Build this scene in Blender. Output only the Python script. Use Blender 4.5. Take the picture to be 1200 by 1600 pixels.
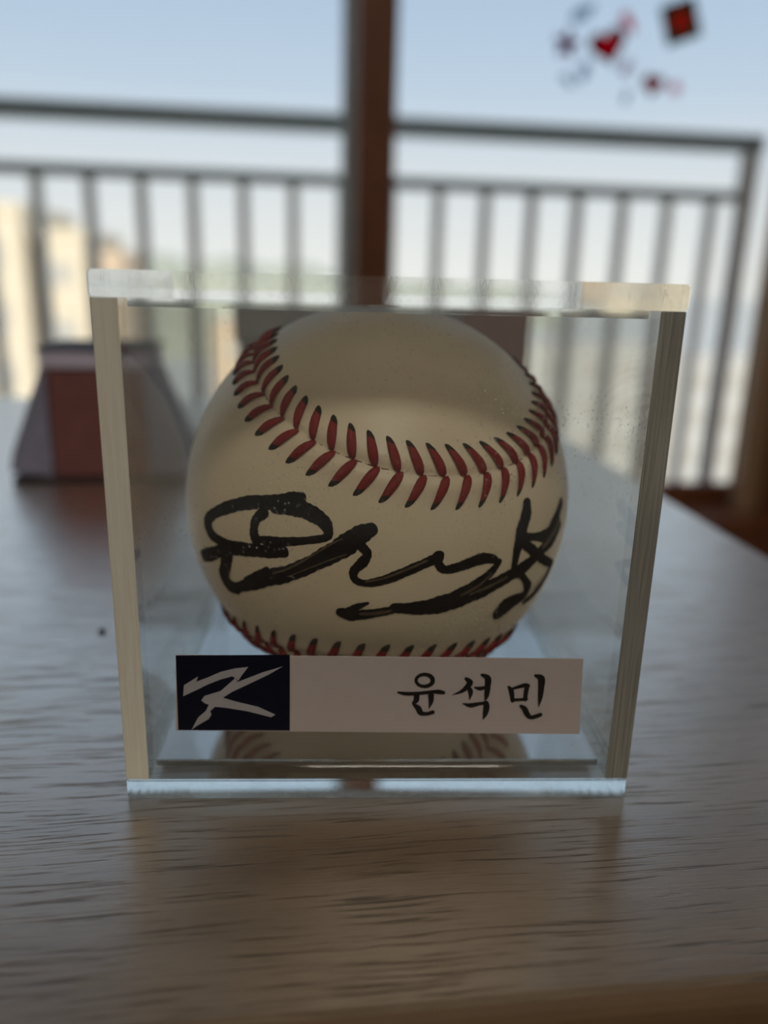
import bpy, bmesh, math, random
from mathutils import Vector, Matrix

# ---------------------------------------------------------------- clear
for o in list(bpy.data.objects):
    bpy.data.objects.remove(o)
SC = bpy.context.scene
COL = SC.collection
random.seed(7)

TABLE_H = 0.72          # table top above the floor, metres
MM = 0.001

# ---------------------------------------------------------------- camera
cam_data = bpy.data.cameras.new('camera')
cam = bpy.data.objects.new('camera', cam_data)
COL.objects.link(cam)
SC.camera = cam
cR = Vector((0.99242954, -0.12009104, 0.02572435))
cU = Vector((0.00956195, 0.2843728, 0.9586661))
cF = Vector((0.12244252, 0.95116258, -0.28336827))
mw = Matrix((( cR.x, cU.x, -cF.x, -0.01500),
             ( cR.y, cU.y, -cF.y, -0.11237),
             ( cR.z, cU.z, -cF.z, TABLE_H + 0.08270),
             (0, 0, 0, 1)))
cam.matrix_world = mw
cam_data.sensor_fit = 'VERTICAL'
cam_data.sensor_height = 24.0
cam_data.lens = 1256.2 / 1600.0 * 24.0
cam_data.clip_start = 0.005
cam_data.clip_end = 2000
cam_data.dof.use_dof = True
cam_data.dof.focus_distance = 0.1205
cam_data.dof.aperture_fstop = 5.6

# ---------------------------------------------------------------- world, sun, exposure
def srgb(r, g, b):
    f = lambda c: (c / 255.0) / 12.92 if c / 255.0 <= 0.04045 else ((c / 255.0 + 0.055) / 1.055) ** 2.4
    return (f(r), f(g), f(b), 1.0)

world = bpy.data.worlds.new('sky')
SC.world = world
world.use_nodes = True
wn = world.node_tree
wn.nodes.clear()
tc = wn.nodes.new('ShaderNodeTexCoord')
sx = wn.nodes.new('ShaderNodeSeparateXYZ')
rp = wn.nodes.new('ShaderNodeValToRGB')
bg = wn.nodes.new('ShaderNodeBackground')
wo = wn.nodes.new('ShaderNodeOutputWorld')
wn.links.new(tc.outputs['Generated'], sx.inputs[0])
wn.links.new(sx.outputs['Z'], rp.inputs['Fac'])
wn.links.new(rp.outputs['Color'], bg.inputs['Color'])
wn.links.new(bg.outputs[0], wo.inputs['Surface'])
els = rp.color_ramp.elements
els[0].position = 0.0; els[0].color = (0.96, 0.95, 0.92, 1)
els[1].position = 1.0; els[1].color = (0.42, 0.57, 0.80, 1)
for p, c in ((0.10, (0.80, 0.84, 0.88, 1)), (0.20, (0.58, 0.70, 0.85, 1)), (0.33, (0.44, 0.58, 0.78, 1)), (0.6, (0.44, 0.57, 0.76, 1))):
    e = els.new(p); e.color = c
bg.inputs['Strength'].default_value = 1.0

sun_data = bpy.data.lights.new('sun', 'SUN')
sun = bpy.data.objects.new('sun', sun_data)
COL.objects.link(sun)
sun_data.energy = 3.2
sun_data.color = (1.0, 0.90, 0.74)
sun_data.angle = 0.009
sun.rotation_euler = Vector((0.55, 0.75, -0.55)).to_track_quat('-Z', 'Y').to_euler()

SC.view_settings.view_transform = 'Standard'
SC.view_settings.look = 'None'
SC.view_settings.gamma = 1.0
SC.view_settings.exposure = 0.0
SC.view_settings.use_curve_mapping = False
SC.cycles.max_bounces = 36
SC.cycles.transmission_bounces = 32
SC.cycles.transparent_max_bounces = 24
SC.cycles.diffuse_bounces = 4
SC.cycles.adaptive_threshold = 0.02
SC.cycles.glossy_bounces = 28
SC.cycles.sample_clamp_indirect = 6.0
SC.cycles.blur_glossy = 0.4

# ---------------------------------------------------------------- materials
def new_mat(name):
    m = bpy.data.materials.new(name)
    m.use_nodes = True
    m.node_tree.nodes.clear()
    return m, m.node_tree

def N(t, kind, **kw):
    n = t.nodes.new(kind)
    for k, v in kw.items():
        setattr(n, k, v)
    return n

def plain(name, col, rough=0.6, spec=0.4, var=0.08, scale=60.0, metal=0.0, bump=0.0):
    """principled surface whose colour wanders a little with noise"""
    m, t = new_mat(name)
    out = N(t, 'ShaderNodeOutputMaterial')
    b = N(t, 'ShaderNodeBsdfPrincipled')
    t.links.new(b.outputs[0], out.inputs[0])
    tcn = N(t, 'ShaderNodeTexCoord')
    nz = N(t, 'ShaderNodeTexNoise')
    nz.inputs['Scale'].default_value = scale
    nz.inputs['Detail'].default_value = 4
    t.links.new(tcn.outputs['Object'], nz.inputs['Vector'])
    r = N(t, 'ShaderNodeValToRGB')
    r.color_ramp.elements[0].position = 0.3
    r.color_ramp.elements[1].position = 0.7
    r.color_ramp.elements[0].color = tuple(c * (1 - var) for c in col[:3]) + (1,)
    r.color_ramp.elements[1].color = tuple(min(1, c * (1 + var)) for c in col[:3]) + (1,)
    t.links.new(nz.outputs['Fac'], r.inputs[0])
    t.links.new(r.outputs[0], b.inputs['Base Color'])
    b.inputs['Roughness'].default_value = rough
    b.inputs['Specular IOR Level'].default_value = spec
    b.inputs['Metallic'].default_value = metal
    if bump:
        bp = N(t, 'ShaderNodeBump')
        bp.inputs['Strength'].default_value = bump
        bp.inputs['Distance'].default_value = 0.0006
        t.links.new(nz.outputs['Fac'], bp.inputs['Height'])
        t.links.new(bp.outputs[0], b.inputs['Normal'])
    return m

def wood_top():
    m, t = new_mat('greige_wood_grain')
    out = N(t, 'ShaderNodeOutputMaterial')
    b = N(t, 'ShaderNodeBsdfPrincipled')
    t.links.new(b.outputs[0], out.inputs[0])
    tcn = N(t, 'ShaderNodeTexCoord')
    # slow sideways wander so the grain lines are not ruler straight
    wv = N(t, 'ShaderNodeTexNoise'); wv.inputs['Scale'].default_value = 14; wv.inputs['Detail'].default_value = 2
    t.links.new(tcn.outputs['Object'], wv.inputs['Vector'])
    sep = N(t, 'ShaderNodeSeparateXYZ'); t.links.new(tcn.outputs['Object'], sep.inputs[0])
    ma = N(t, 'ShaderNodeMath', operation='MULTIPLY_ADD')
    ma.inputs[1].default_value = 0.006
    t.links.new(wv.outputs['Fac'], ma.inputs[0]); t.links.new(sep.outputs['Y'], ma.inputs[2])
    cmb = N(t, 'ShaderNodeCombineXYZ')
    t.links.new(sep.outputs['X'], cmb.inputs[0]); t.links.new(ma.outputs[0], cmb.inputs[1]); t.links.new(sep.outputs['Z'], cmb.inputs[2])
    def streak(sx_, sy_, detail, rough=0.55):
        mp = N(t, 'ShaderNodeMapping'); mp.inputs['Scale'].default_value = (sx_, sy_, sy_)
        t.links.new(cmb.outputs[0], mp.inputs['Vector'])
        z = N(t, 'ShaderNodeTexNoise'); z.inputs['Scale'].default_value = 1.0
        z.inputs['Detail'].default_value = detail; z.inputs['Roughness'].default_value = rough
        t.links.new(mp.outputs[0], z.inputs['Vector'])
        return z
    broad = streak(7, 90, 3)
    pores = streak(46, 1500, 3.5, 0.66)
    fine = streak(120, 3600, 2)
    rb = N(t, 'ShaderNodeValToRGB')
    rb.color_ramp.elements[0].position = 0.28; rb.color_ramp.elements[0].color = (0.175, 0.120, 0.073, 1)
    rb.color_ramp.elements[1].position = 0.72; rb.color_ramp.elements[1].color = (0.285, 0.207, 0.133, 1)
    t.links.new(broad.outputs['Fac'], rb.inputs[0])
    rpz = N(t, 'ShaderNodeValToRGB')
    rpz.color_ramp.elements[0].position = 0.36; rpz.color_ramp.elements[0].color = (0.40, 0.37, 0.34, 1)
    rpz.color_ramp.elements[1].position = 0.46; rpz.color_ramp.elements[1].color = (1, 1, 1, 1)
    t.links.new(pores.outputs['Fac'], rpz.inputs[0])
    rf = N(t, 'ShaderNodeValToRGB')
    rf.color_ramp.elements[0].position = 0.3; rf.color_ramp.elements[0].color = (0.66, 0.64, 0.62, 1)
    rf.color_ramp.elements[1].position = 0.6; rf.color_ramp.elements[1].color = (1, 1, 1, 1)
    t.links.new(fine.outputs['Fac'], rf.inputs[0])
    m1 = N(t, 'ShaderNodeMix', data_type='RGBA', blend_type='MULTIPLY'); m1.inputs['Factor'].default_value = 1
    t.links.new(rb.outputs[0], m1.inputs['A']); t.links.new(rpz.outputs[0], m1.inputs['B'])
    m2 = N(t, 'ShaderNodeMix', data_type='RGBA', blend_type='MULTIPLY'); m2.inputs['Factor'].default_value = 1
    t.links.new(m1.outputs['Result'], m2.inputs['A']); t.links.new(rf.outputs[0], m2.inputs['B'])
    t.links.new(m2.outputs['Result'], b.inputs['Base Color'])
    ad = N(t, 'ShaderNodeMath', operation='MULTIPLY_ADD'); ad.inputs[1].default_value = 0.35
    t.links.new(rf.outputs[0], ad.inputs[0]); t.links.new(rpz.outputs[0], ad.inputs[2])
    bp = N(t, 'ShaderNodeBump'); bp.inputs['Strength'].default_value = 0.5; bp.inputs['Distance'].default_value = 0.00012
    t.links.new(ad.outputs[0], bp.inputs['Height']); t.links.new(bp.outputs[0], b.inputs['Normal'])
    b.inputs['Roughness'].default_value = 0.45
    b.inputs['Specular IOR Level'].default_value = 0.3
    # satin lacquer: mirrors the window more and more towards grazing view, pores stay dull
    lw = N(t, 'ShaderNodeLayerWeight'); lw.inputs['Blend'].default_value = 0.5
    pw = N(t, 'ShaderNodeMath', operation='POWER'); pw.inputs[1].default_value = 1.95
    t.links.new(lw.outputs['Facing'], pw.inputs[0])
    sm = N(t, 'ShaderNodeMapRange'); sm.inputs['To Min'].default_value = 0.35; sm.inputs['To Max'].default_value = 1.95
    t.links.new(rpz.outputs[0], sm.inputs['Value'])
    fm = N(t, 'ShaderNodeMath', operation='MULTIPLY'); fm.use_clamp = True
    t.links.new(pw.outputs[0], fm.inputs[0]); t.links.new(sm.outputs[0], fm.inputs[1])
    gl = N(t, 'ShaderNodeBsdfGlossy'); gl.inputs['Roughness'].default_value = 0.30; gl.inputs['Color'].default_value = (1.0, 0.925, 0.835, 1)
    t.links.new(bp.outputs[0], gl.inputs['Normal'])
    mx = N(t, 'ShaderNodeMixShader')
    t.links.new(fm.outputs[0], mx.inputs[0]); t.links.new(b.outputs[0], mx.inputs[1]); t.links.new(gl.outputs[0], mx.inputs[2])
    t.links.new(mx.outputs[0], out.inputs[0])
    return m

def acrylic_face(name, dust=1.0, tint=(0.985, 0.99, 0.98, 1), haze=0.02):
    """clear sheet with parallel faces: straight-through light, Fresnel mirror, dust and hair scratches lying on it"""
    m, t = new_mat(name)
    out = N(t, 'ShaderNodeOutputMaterial')
    tr = N(t, 'ShaderNodeBsdfTransparent'); tr.inputs[0].default_value = tint
    gl = N(t, 'ShaderNodeBsdfGlossy'); gl.inputs['Roughness'].default_value = 0.03
    geo = N(t, 'ShaderNodeNewGeometry')
    ior = N(t, 'ShaderNodeMix', data_type='FLOAT')
    ior.inputs['A'].default_value = 1.49; ior.inputs['B'].default_value = 1 / 1.49
    t.links.new(geo.outputs['Backfacing'], ior.inputs['Factor'])
    fr = N(t, 'ShaderNodeFresnel'); t.links.new(ior.outputs['Result'], fr.inputs['IOR'])
    mx = N(t, 'ShaderNodeMixShader')
    t.links.new(fr.outputs[0], mx.inputs[0]); t.links.new(tr.outputs[0], mx.inputs[1]); t.links.new(gl.outputs[0], mx.inputs[2])
    # dust
    tcn = N(t, 'ShaderNodeTexCoord')
    vo = N(t, 'ShaderNodeTexVoronoi', feature='F1'); vo.inputs['Scale'].default_value = 1000
    t.links.new(tcn.outputs['Object'], vo.inputs['Vector'])
    sp = N(t, 'ShaderNodeValToRGB')
    sp.color_ramp.elements[0].position = 0.10; sp.color_ramp.elements[0].color = (1, 1, 1, 1)
    sp.color_ramp.elements[1].position = 0.26; sp.color_ramp.elements[1].color = (0, 0, 0, 1)
    t.links.new(vo.outputs['Distance'], sp.inputs[0])
    n2 = N(t, 'ShaderNodeTexNoise'); n2.inputs['Scale'].default_value = 42; n2.inputs['Detail'].default_value = 5; n2.inputs['Roughness'].default_value = 0.7
    t.links.new(tcn.outputs['Object'], n2.inputs['Vector'])
    pr = N(t, 'ShaderNodeValToRGB')
    pr.color_ramp.elements[0].position = 0.47; pr.color_ramp.elements[0].color = (0, 0, 0, 1)
    pr.color_ramp.elements[1].position = 0.66; pr.color_ramp.elements[1].color = (1, 1, 1, 1)
    t.links.new(n2.outputs['Fac'], pr.inputs[0])
    mu = N(t, 'ShaderNodeMath', operation='MULTIPLY'); t.links.new(sp.outputs[0], mu.inputs[0]); t.links.new(pr.outputs[0], mu.inputs[1])
    md = N(t, 'ShaderNodeMath', operation='MULTIPLY_ADD'); md.inputs[1].default_value = 0.5 * dust; md.inputs[2].default_value = haze
    t.links.new(mu.outputs[0], md.inputs[0])
    df = N(t, 'ShaderNodeBsdfDiffuse'); df.inputs[0].default_value = (0.92, 0.92, 0.92, 1)
    tl = N(t, 'ShaderNodeBsdfTranslucent'); tl.inputs[0].default_value = (0.92, 0.92, 0.92, 1)
    dm = N(t, 'ShaderNodeMixShader'); dm.inputs[0].default_value = 0.6
    t.links.new(df.outputs[0], dm.inputs[1]); t.links.new(tl.outputs[0], dm.inputs[2])
    fx = N(t, 'ShaderNodeMixShader')
    t.links.new(md.outputs[0], fx.inputs[0]); t.links.new(mx.outputs[0], fx.inputs[1]); t.links.new(dm.outputs[0], fx.inputs[2])
    t.links.new(fx.outputs[0], out.inputs[0])
    return m

def acrylic_edge(name, lo, hi, tf, through):
    """saw-cut edge of the sheets: dull olive, streaked along the cut"""
    m, t = new_mat(name)
    out = N(t, 'ShaderNodeOutputMaterial')
    tcn = N(t, 'ShaderNodeTexCoord')
    mp = N(t, 'ShaderNodeMapping'); mp.inputs['Scale'].default_value = (2600, 2600, 60)
    t.links.new(tcn.outputs['Object'], mp.inputs['Vector'])
    nz = N(t, 'ShaderNodeTexNoise'); nz.inputs['Scale'].default_value = 1.0; nz.inputs['Detail'].default_value = 3
    t.links.new(mp.outputs[0], nz.inputs['Vector'])
    r = N(t, 'ShaderNodeValToRGB')
    r.color_ramp.elements[0].position = 0.3; r.color_ramp.elements[0].color = lo
    r.color_ramp.elements[1].position = 0.7; r.color_ramp.elements[1].color = hi
    t.links.new(nz.outputs['Fac'], r.inputs[0])
    d = N(t, 'ShaderNodeBsdfDiffuse'); t.links.new(r.outputs[0], d.inputs[0])
    tl = N(t, 'ShaderNodeBsdfTranslucent'); t.links.new(r.outputs[0], tl.inputs[0])
    g = N(t, 'ShaderNodeBsdfGlossy'); g.inputs['Roughness'].default_value = 0.3
    a = N(t, 'ShaderNodeMixShader'); a.inputs[0].default_value = tf
    t.links.new(d.outputs[0], a.inputs[1]); t.links.new(tl.outputs[0], a.inputs[2])
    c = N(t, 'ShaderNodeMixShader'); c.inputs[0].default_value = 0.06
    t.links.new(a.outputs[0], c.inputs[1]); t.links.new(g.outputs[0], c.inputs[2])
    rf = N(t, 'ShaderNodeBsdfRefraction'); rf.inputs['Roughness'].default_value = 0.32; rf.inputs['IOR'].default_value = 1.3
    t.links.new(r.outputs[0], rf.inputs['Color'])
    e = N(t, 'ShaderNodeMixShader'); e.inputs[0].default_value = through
    t.links.new(c.outputs[0], e.inputs[1]); t.links.new(rf.outputs[0], e.inputs[2])
    t.links.new(e.outputs[0], out.inputs[0])
    return m

def acrylic_solid(name, gloss, s0=0.0, s1=0.10, bump=0.0):
    """polished thick acrylic of lid and base: real refraction, faint scuffing"""
    m, t = new_mat(name)
    out = N(t, 'ShaderNodeOutputMaterial')
    g = N(t, 'ShaderNodeBsdfGlass'); g.inputs['IOR'].default_value = 1.49
    g.inputs['Color'].default_value = (0.995, 0.997, 0.99, 1)
    tcn = N(t, 'ShaderNodeTexCoord')
    nz = N(t, 'ShaderNodeTexNoise'); nz.inputs['Scale'].default_value = 300; nz.inputs['Detail'].default_value = 6; nz.inputs['Roughness'].default_value = 0.75
    t.links.new(tcn.outputs['Object'], nz.inputs['Vector'])
    r = N(t, 'ShaderNodeMapRange'); r.inputs['From Min'].default_value = 0.52; r.inputs['From Max'].default_value = 0.75
    r.inputs['To Min'].default_value = s0; r.inputs['To Max'].default_value = s1
    if bump:
        bp = N(t, 'ShaderNodeBump'); bp.inputs['Strength'].default_value = bump; bp.inputs['Distance'].default_value = 0.0004
        t.links.new(nz.outputs['Fac'], bp.inputs['Height']); t.links.new(bp.outputs[0], g.inputs['Normal'])
    t.links.new(nz.outputs['Fac'], r.inputs['Value'])
    df = N(t, 'ShaderNodeBsdfDiffuse'); df.inputs[0].default_value = (0.85, 0.86, 0.85, 1)
    mx = N(t, 'ShaderNodeMixShader')
    gs = N(t, 'ShaderNodeBsdfGlossy'); gs.inputs['Roughness'].default_value = 0.04
    gm = N(t, 'ShaderNodeMixShader'); gm.inputs[0].default_value = gloss
    t.links.new(g.outputs[0], gm.inputs[1]); t.links.new(gs.outputs[0], gm.inputs[2])
    g = gm
    t.links.new(r.outputs[0], mx.inputs[0]); t.links.new(g.outputs[0], mx.inputs[1]); t.links.new(df.outputs[0], mx.inputs[2])
    t.links.new(mx.outputs[0], out.inputs[0])
    return m

def window_glass():
    m, t = new_mat('window_glass')
    out = N(t, 'ShaderNodeOutputMaterial')
    tr = N(t, 'ShaderNodeBsdfTransparent'); tr.inputs[0].default_value = (0.97, 0.985, 0.98, 1)
    gl = N(t, 'ShaderNodeBsdfGlossy'); gl.inputs['Roughness'].default_value = 0.0
    geo = N(t, 'ShaderNodeNewGeometry')
    ior = N(t, 'ShaderNodeMix', data_type='FLOAT'); ior.inputs['A'].default_value = 1.45; ior.inputs['B'].default_value = 1 / 1.45
    t.links.new(geo.outputs['Backfacing'], ior.inputs['Factor'])
    fr = N(t, 'ShaderNodeFresnel'); t.links.new(ior.outputs['Result'], fr.inputs['IOR'])
    tcn = N(t, 'ShaderNodeTexCoord')
    nz = N(t, 'ShaderNodeTexNoise'); nz.inputs['Scale'].default_value = 9; t.links.new(tcn.outputs['Object'], nz.inputs['Vector'])
    hz = N(t, 'ShaderNodeMath', operation='MULTIPLY'); hz.inputs[1].default_value = 0.02; t.links.new(nz.outputs['Fac'], hz.inputs[0])
    mx = N(t, 'ShaderNodeMixShader')
    t.links.new(fr.outputs[0], mx.inputs[0]); t.links.new(tr.outputs[0], mx.inputs[1]); t.links.new(gl.outputs[0], mx.inputs[2])
    df = N(t, 'ShaderNodeBsdfTranslucent'); df.inputs[0].default_value = (0.8, 0.8, 0.8, 1)
    fx = N(t, 'ShaderNodeMixShader')
    t.links.new(hz.outputs[0], fx.inputs[0]); t.links.new(mx.outputs[0], fx.inputs[1]); t.links.new(df.outputs[0], fx.inputs[2])
    t.links.new(fx.outputs[0], out.inputs[0])
    return m

def leather():
    m, t = new_mat('ball_leather')
    out = N(t, 'ShaderNodeOutputMaterial')
    b = N(t, 'ShaderNodeBsdfPrincipled'); t.links.new(b.outputs[0], out.inputs[0])
    tcn = N(t, 'ShaderNodeTexCoord')
    n1 = N(t, 'ShaderNodeTexNoise'); n1.inputs['Scale'].default_value = 22; n1.inputs['Detail'].default_value = 4
    t.links.new(tcn.outputs['Object'], n1.inputs['Vector'])
    r = N(t, 'ShaderNodeValToRGB')
    r.color_ramp.elements[0].position = 0.35; r.color_ramp.elements[0].color = (0.86, 0.73, 0.53, 1)
    r.color_ramp.elements[1].position = 0.65; r.color_ramp.elements[1].color = (0.90, 0.80, 0.62, 1)
    t.links.new(n1.outputs['Fac'], r.inputs[0]); t.links.new(r.outputs[0], b.inputs['Base Color'])
    n2 = N(t, 'ShaderNodeTexVoronoi'); n2.inputs['Scale'].default_value = 1700
    t.links.new(tcn.outputs['Object'], n2.inputs['Vector'])
    n3 = N(t, 'ShaderNodeTexNoise'); n3.inputs['Scale'].default_value = 900; t.links.new(tcn.outputs['Object'], n3.inputs['Vector'])
    ad = N(t, 'ShaderNodeMath', operation='ADD'); t.links.new(n2.outputs['Distance'], ad.inputs[0]); t.links.new(n3.outputs['Fac'], ad.inputs[1])
    bp = N(t, 'ShaderNodeBump'); bp.inputs['Strength'].default_value = 0.25; bp.inputs['Distance'].default_value = 0.00008
    t.links.new(ad.outputs[0], bp.inputs['Height']); t.links.new(bp.outputs[0], b.inputs['Normal'])
    b.inputs['Roughness'].default_value = 0.40
    b.inputs['Specular IOR Level'].default_value = 0.5
    b.inputs['Sheen Weight'].default_value = 0.9
    b.inputs['Sheen Roughness'].default_value = 0.25
    return m

MAT = {
    'wood': wood_top(),
    'wood_dark': plain('table_underside_wood', srgb(96, 78, 60), 0.5, var=0.15, scale=20),
    'edge_band': plain('brown_edge_banding', srgb(112, 89, 66), 0.6, 0.3, 0.12, 40),
    'floor': plain('brown_floor', srgb(92, 62, 40), 0.35, var=0.2, scale=8),
    'wall': plain('warm_white_wallpaper', srgb(226, 220, 208), 0.9, 0.2, 0.03, 30),
    'ceiling': plain('white_ceiling', srgb(235, 233, 228), 0.9, 0.2, 0.02, 30),
    'brown_trim': plain('brown_window_wood', srgb(124, 74, 48), 0.45, var=0.18, scale=12),
    'tan_trim': plain('tan_window_wood', srgb(170, 140, 112), 0.5, var=0.1, scale=12),  # lit reveal of the brown jamb, its brightness put into the colour
    'alu': plain('grey_aluminium', srgb(150, 160, 165), 0.45, 0.5, 0.05, 10, 0.2),
    'rail': plain('grey_painted_rail', srgb(232, 236, 236), 0.5, 0.4, 0.06, 8),  # bars and posts: window glare painted in as a paler tone
    'rail_dark': plain('grey_blue_painted_rail', srgb(140, 160, 168), 0.5, 0.4, 0.06, 8),  # same paint as the bars, backlit darkness put into the colour
    'parapet': plain('pale_concrete', srgb(222, 222, 218), 0.9, 0.2, 0.05, 6),
    'glass': window_glass(),
    'face': acrylic_face('acrylic_clear', 1.0, haze=0.022),
    'face_front': acrylic_face('acrylic_clear_front', 0.8, haze=0.010),
    'edge': acrylic_edge('acrylic_cut_edge', (0.86, 0.83, 0.70, 1), (0.97, 0.96, 0.87, 1), 0.15, 0.0),  # pale tone stands in for window light piped through the sheet
    'edge_dark': acrylic_edge('acrylic_cut_edge_clearer', (0.24, 0.225, 0.19, 1), (0.44, 0.42, 0.36, 1), 0.4, 0.1),  # same cut edge on the dimmer side, shade put into the colour
    'solid': acrylic_solid('acrylic_polished', 0.0),
    'base': acrylic_solid('acrylic_polished_base', 0.5),
    'lid_edge': acrylic_solid('acrylic_sawn_lid_edge', 0.0, 0.015, 0.18, 0.03),
    'leather': leather(),
    'thread': plain('red_thread', srgb(140, 26, 30), 0.6, 0.3, 0.25, 1500, bump=0.3),
    'thread_tip': plain('stitch_hole', srgb(44, 36, 28), 0.8, 0.2, 0.2, 1500),
    'seam': plain('seam_line', srgb(96, 40, 34), 0.8, 0.2, 0.2, 900),
    'ink': plain('black_marker_ink', srgb(5, 5, 9), 0.7, 0.2, 0.3, 500),
    'ink_thin': plain('thin_marker_ink', srgb(92, 80, 66), 0.55, 0.3, 0.35, 900),
    'paper': plain('white_label_paper', srgb(190, 181, 180), 0.75, 0.25, 0.02, 300),
    'navy': plain('navy_print', srgb(5, 8, 30), 0.6, 0.2, 0.15, 300),
    'silver': plain('grey_print', srgb(168, 166, 172), 0.6, 0.3, 0.04, 300),
    'black_print': plain('black_print', srgb(20, 18, 17), 0.55, 0.3, 0.2, 300),
    'maroon': plain('maroon_leatherette', srgb(120, 76, 76), 0.55, 0.35, 0.12, 90, bump=0.1),
    'slate': plain('slate_fabric', srgb(134, 136, 160), 0.8, 0.2, 0.12, 200),
    'lavender': plain('lavender_band', srgb(196, 192, 218), 0.7, 0.3, 0.06, 120),
    'near_black': plain('black_edging', srgb(40, 32, 36), 0.6, 0.3, 0.15, 120),
    'charcoal': plain('charcoal_board', srgb(140, 142, 148), 0.6, 0.3, 0.12, 60),
    'dark_brown': plain('dark_brown_board', srgb(128, 106, 106), 0.6, 0.3, 0.12, 60),
    'cream': plain('cream_render', srgb(240, 224, 198), 0.9, 0.2, 0.04, 1.5),
    'cream2': plain('pale_tan_render', srgb(226, 200, 172), 0.9, 0.2, 0.04, 1.5),
    'pale': plain('pale_grey_render', srgb(222, 218, 212), 0.9, 0.2, 0.04, 1.5),
    'bwin': plain('far_window', srgb(206, 200, 190), 0.3, 0.5, 0.08, 2),
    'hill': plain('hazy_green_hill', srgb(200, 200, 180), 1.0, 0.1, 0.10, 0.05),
    'ground': plain('pale_ground', srgb(226, 222, 214), 1.0, 0.1, 0.08, 0.05),
    'lamp_white': plain('white_plastic', srgb(236, 236, 232), 0.5, 0.4, 0.02, 40),
}
def sticker_mat(name, rgb):
    """translucent gel"""
    m, t = new_mat(name)
    out = N(t, 'ShaderNodeOutputMaterial')
    tcn = N(t, 'ShaderNodeTexCoord')
    nz = N(t, 'ShaderNodeTexNoise'); nz.inputs['Scale'].default_value = 90; t.links.new(tcn.outputs['Object'], nz.inputs['Vector'])
    r = N(t, 'ShaderNodeValToRGB'); c = srgb(*rgb)
    r.color_ramp.elements[0].color = tuple(v * 0.85 for v in c[:3]) + (1,); r.color_ramp.elements[1].color = c
    t.links.new(nz.outputs['Fac'], r.inputs[0])
    d = N(t, 'ShaderNodeBsdfTransparent'); t.links.new(r.outputs[0], d.inputs[0])
    tl = N(t, 'ShaderNodeBsdfTranslucent'); t.links.new(r.outputs[0], tl.inputs[0])
    mx = N(t, 'ShaderNodeMixShader'); mx.inputs[0].default_value = 0.35
    t.links.new(d.outputs[0], mx.inputs[1]); t.links.new(tl.outputs[0], mx.inputs[2]); t.links.new(mx.outputs[0], out.inputs[0])
    return m

# ---------------------------------------------------------------- helpers
def link(name, mesh, mats, parent=None):
    o = bpy.data.objects.new(name, mesh)
    COL.objects.link(o)
    for m in (mats if isinstance(mats, (list, tuple)) else [mats]):
        if m.name not in [x.name for x in mesh.materials if x]:
            mesh.materials.append(m)
    if parent is not None:
        o.parent = parent
    return o

def from_bm(name, bm, mats, parent=None, smooth=False):
    bm.normal_update()
    me = bpy.data.meshes.new(name)
    bm.to_mesh(me); bm.free()
    if smooth:
        for p in me.polygons: p.use_smooth = True
    return link(name, me, mats, parent)

def add_box(bm, x0, x1, y0, y1, z0, z1):
    v = [bm.verts.new(c) for c in ((x0, y0, z0), (x1, y0, z0), (x1, y1, z0), (x0, y1, z0), (x0, y0, z1), (x1, y0, z1), (x1, y1, z1), (x0, y1, z1))]
    return [bm.faces.new([v[i] for i in f]) for f in ((3, 2, 1, 0), (4, 5, 6, 7), (0, 1, 5, 4), (1, 2, 6, 5), (2, 3, 7, 6), (3, 0, 4, 7))]

def box(name, dims, mat, parent=None, bevel=0.0, seg=2):
    bm = bmesh.new()
    add_box(bm, *dims)
    if bevel:
        bmesh.ops.bevel(bm, geom=list(bm.edges), offset=bevel, segments=seg, affect='EDGES', profile=0.5)
    return from_bm(name, bm, mat, parent)

def empty(name, loc=(0, 0, 0), rz=0.0):
    o = bpy.data.objects.new(name, None)
    COL.objects.link(o)
    o.location = loc
    o.rotation_euler = (0, 0, rz)
    o.empty_display_size = 0.02
    return o

def tag(o, label, cat=None, group=None, kind=None):
    o['label'] = label
    if cat: o['category'] = cat
    if group: o['group'] = group
    if kind: o['kind'] = kind
    return o

def structure(o, label=None):
    o['kind'] = 'structure'
    if label: o['label'] = label
    return o

def prism(name, pts, d0, d1, mat, parent=None, axis='y'):
    """closed outline (first two axes of the plane) given thickness; axis 'y': pts are (x, z)"""
    bm = bmesh.new()
    co = (lambda p, d: (p[0], d, p[1])) if axis == 'y' else (lambda p, d: (p[0], p[1], d))
    a = [bm.verts.new(co(p, d0)) for p in pts]
    b = [bm.verts.new(co(p, d1)) for p in pts]
    n = len(pts)
    bm.faces.new(a); bm.faces.new(list(reversed(b)))
    for i in range(n):
        j = (i + 1) % n
        bm.faces.new((a[j], a[i], b[i], b[j]))
    bm.normal_update()
    bmesh.ops.triangulate(bm, faces=[f for f in bm.faces if len(f.verts) > 4])
    bmesh.ops.recalc_face_normals(bm, faces=bm.faces)
    return from_bm(name, bm, mat, parent)

def catmull(P, n):
    """P: list of tuples (any length); returns resampled list of tuples"""
    out = []
    Q = [tuple(2 * a - b for a, b in zip(P[0], P[1]))] + list(P) + [tuple(2 * a - b for a, b in zip(P[-1], P[-2]))]
    for i in range(1, len(Q) - 2):
        for k in range(n):
            t = k / n
            out.append(tuple(0.5 * (2 * b + (c - a) * t + (2 * a - 5 * b + 4 * c - d) * t * t + (3 * b - a - 3 * c + d) * t ** 3)
                             for a, b, c, d in zip(Q[i - 1], Q[i], Q[i + 1], Q[i + 2])))
    out.append(tuple(P[-1]))
    return out

Z0 = TABLE_H
ROOM = dict(x0=-1.9, x1=1.75, y0=-2.3, y1=1.16, z0=0.0, z1=2.35)

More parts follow.
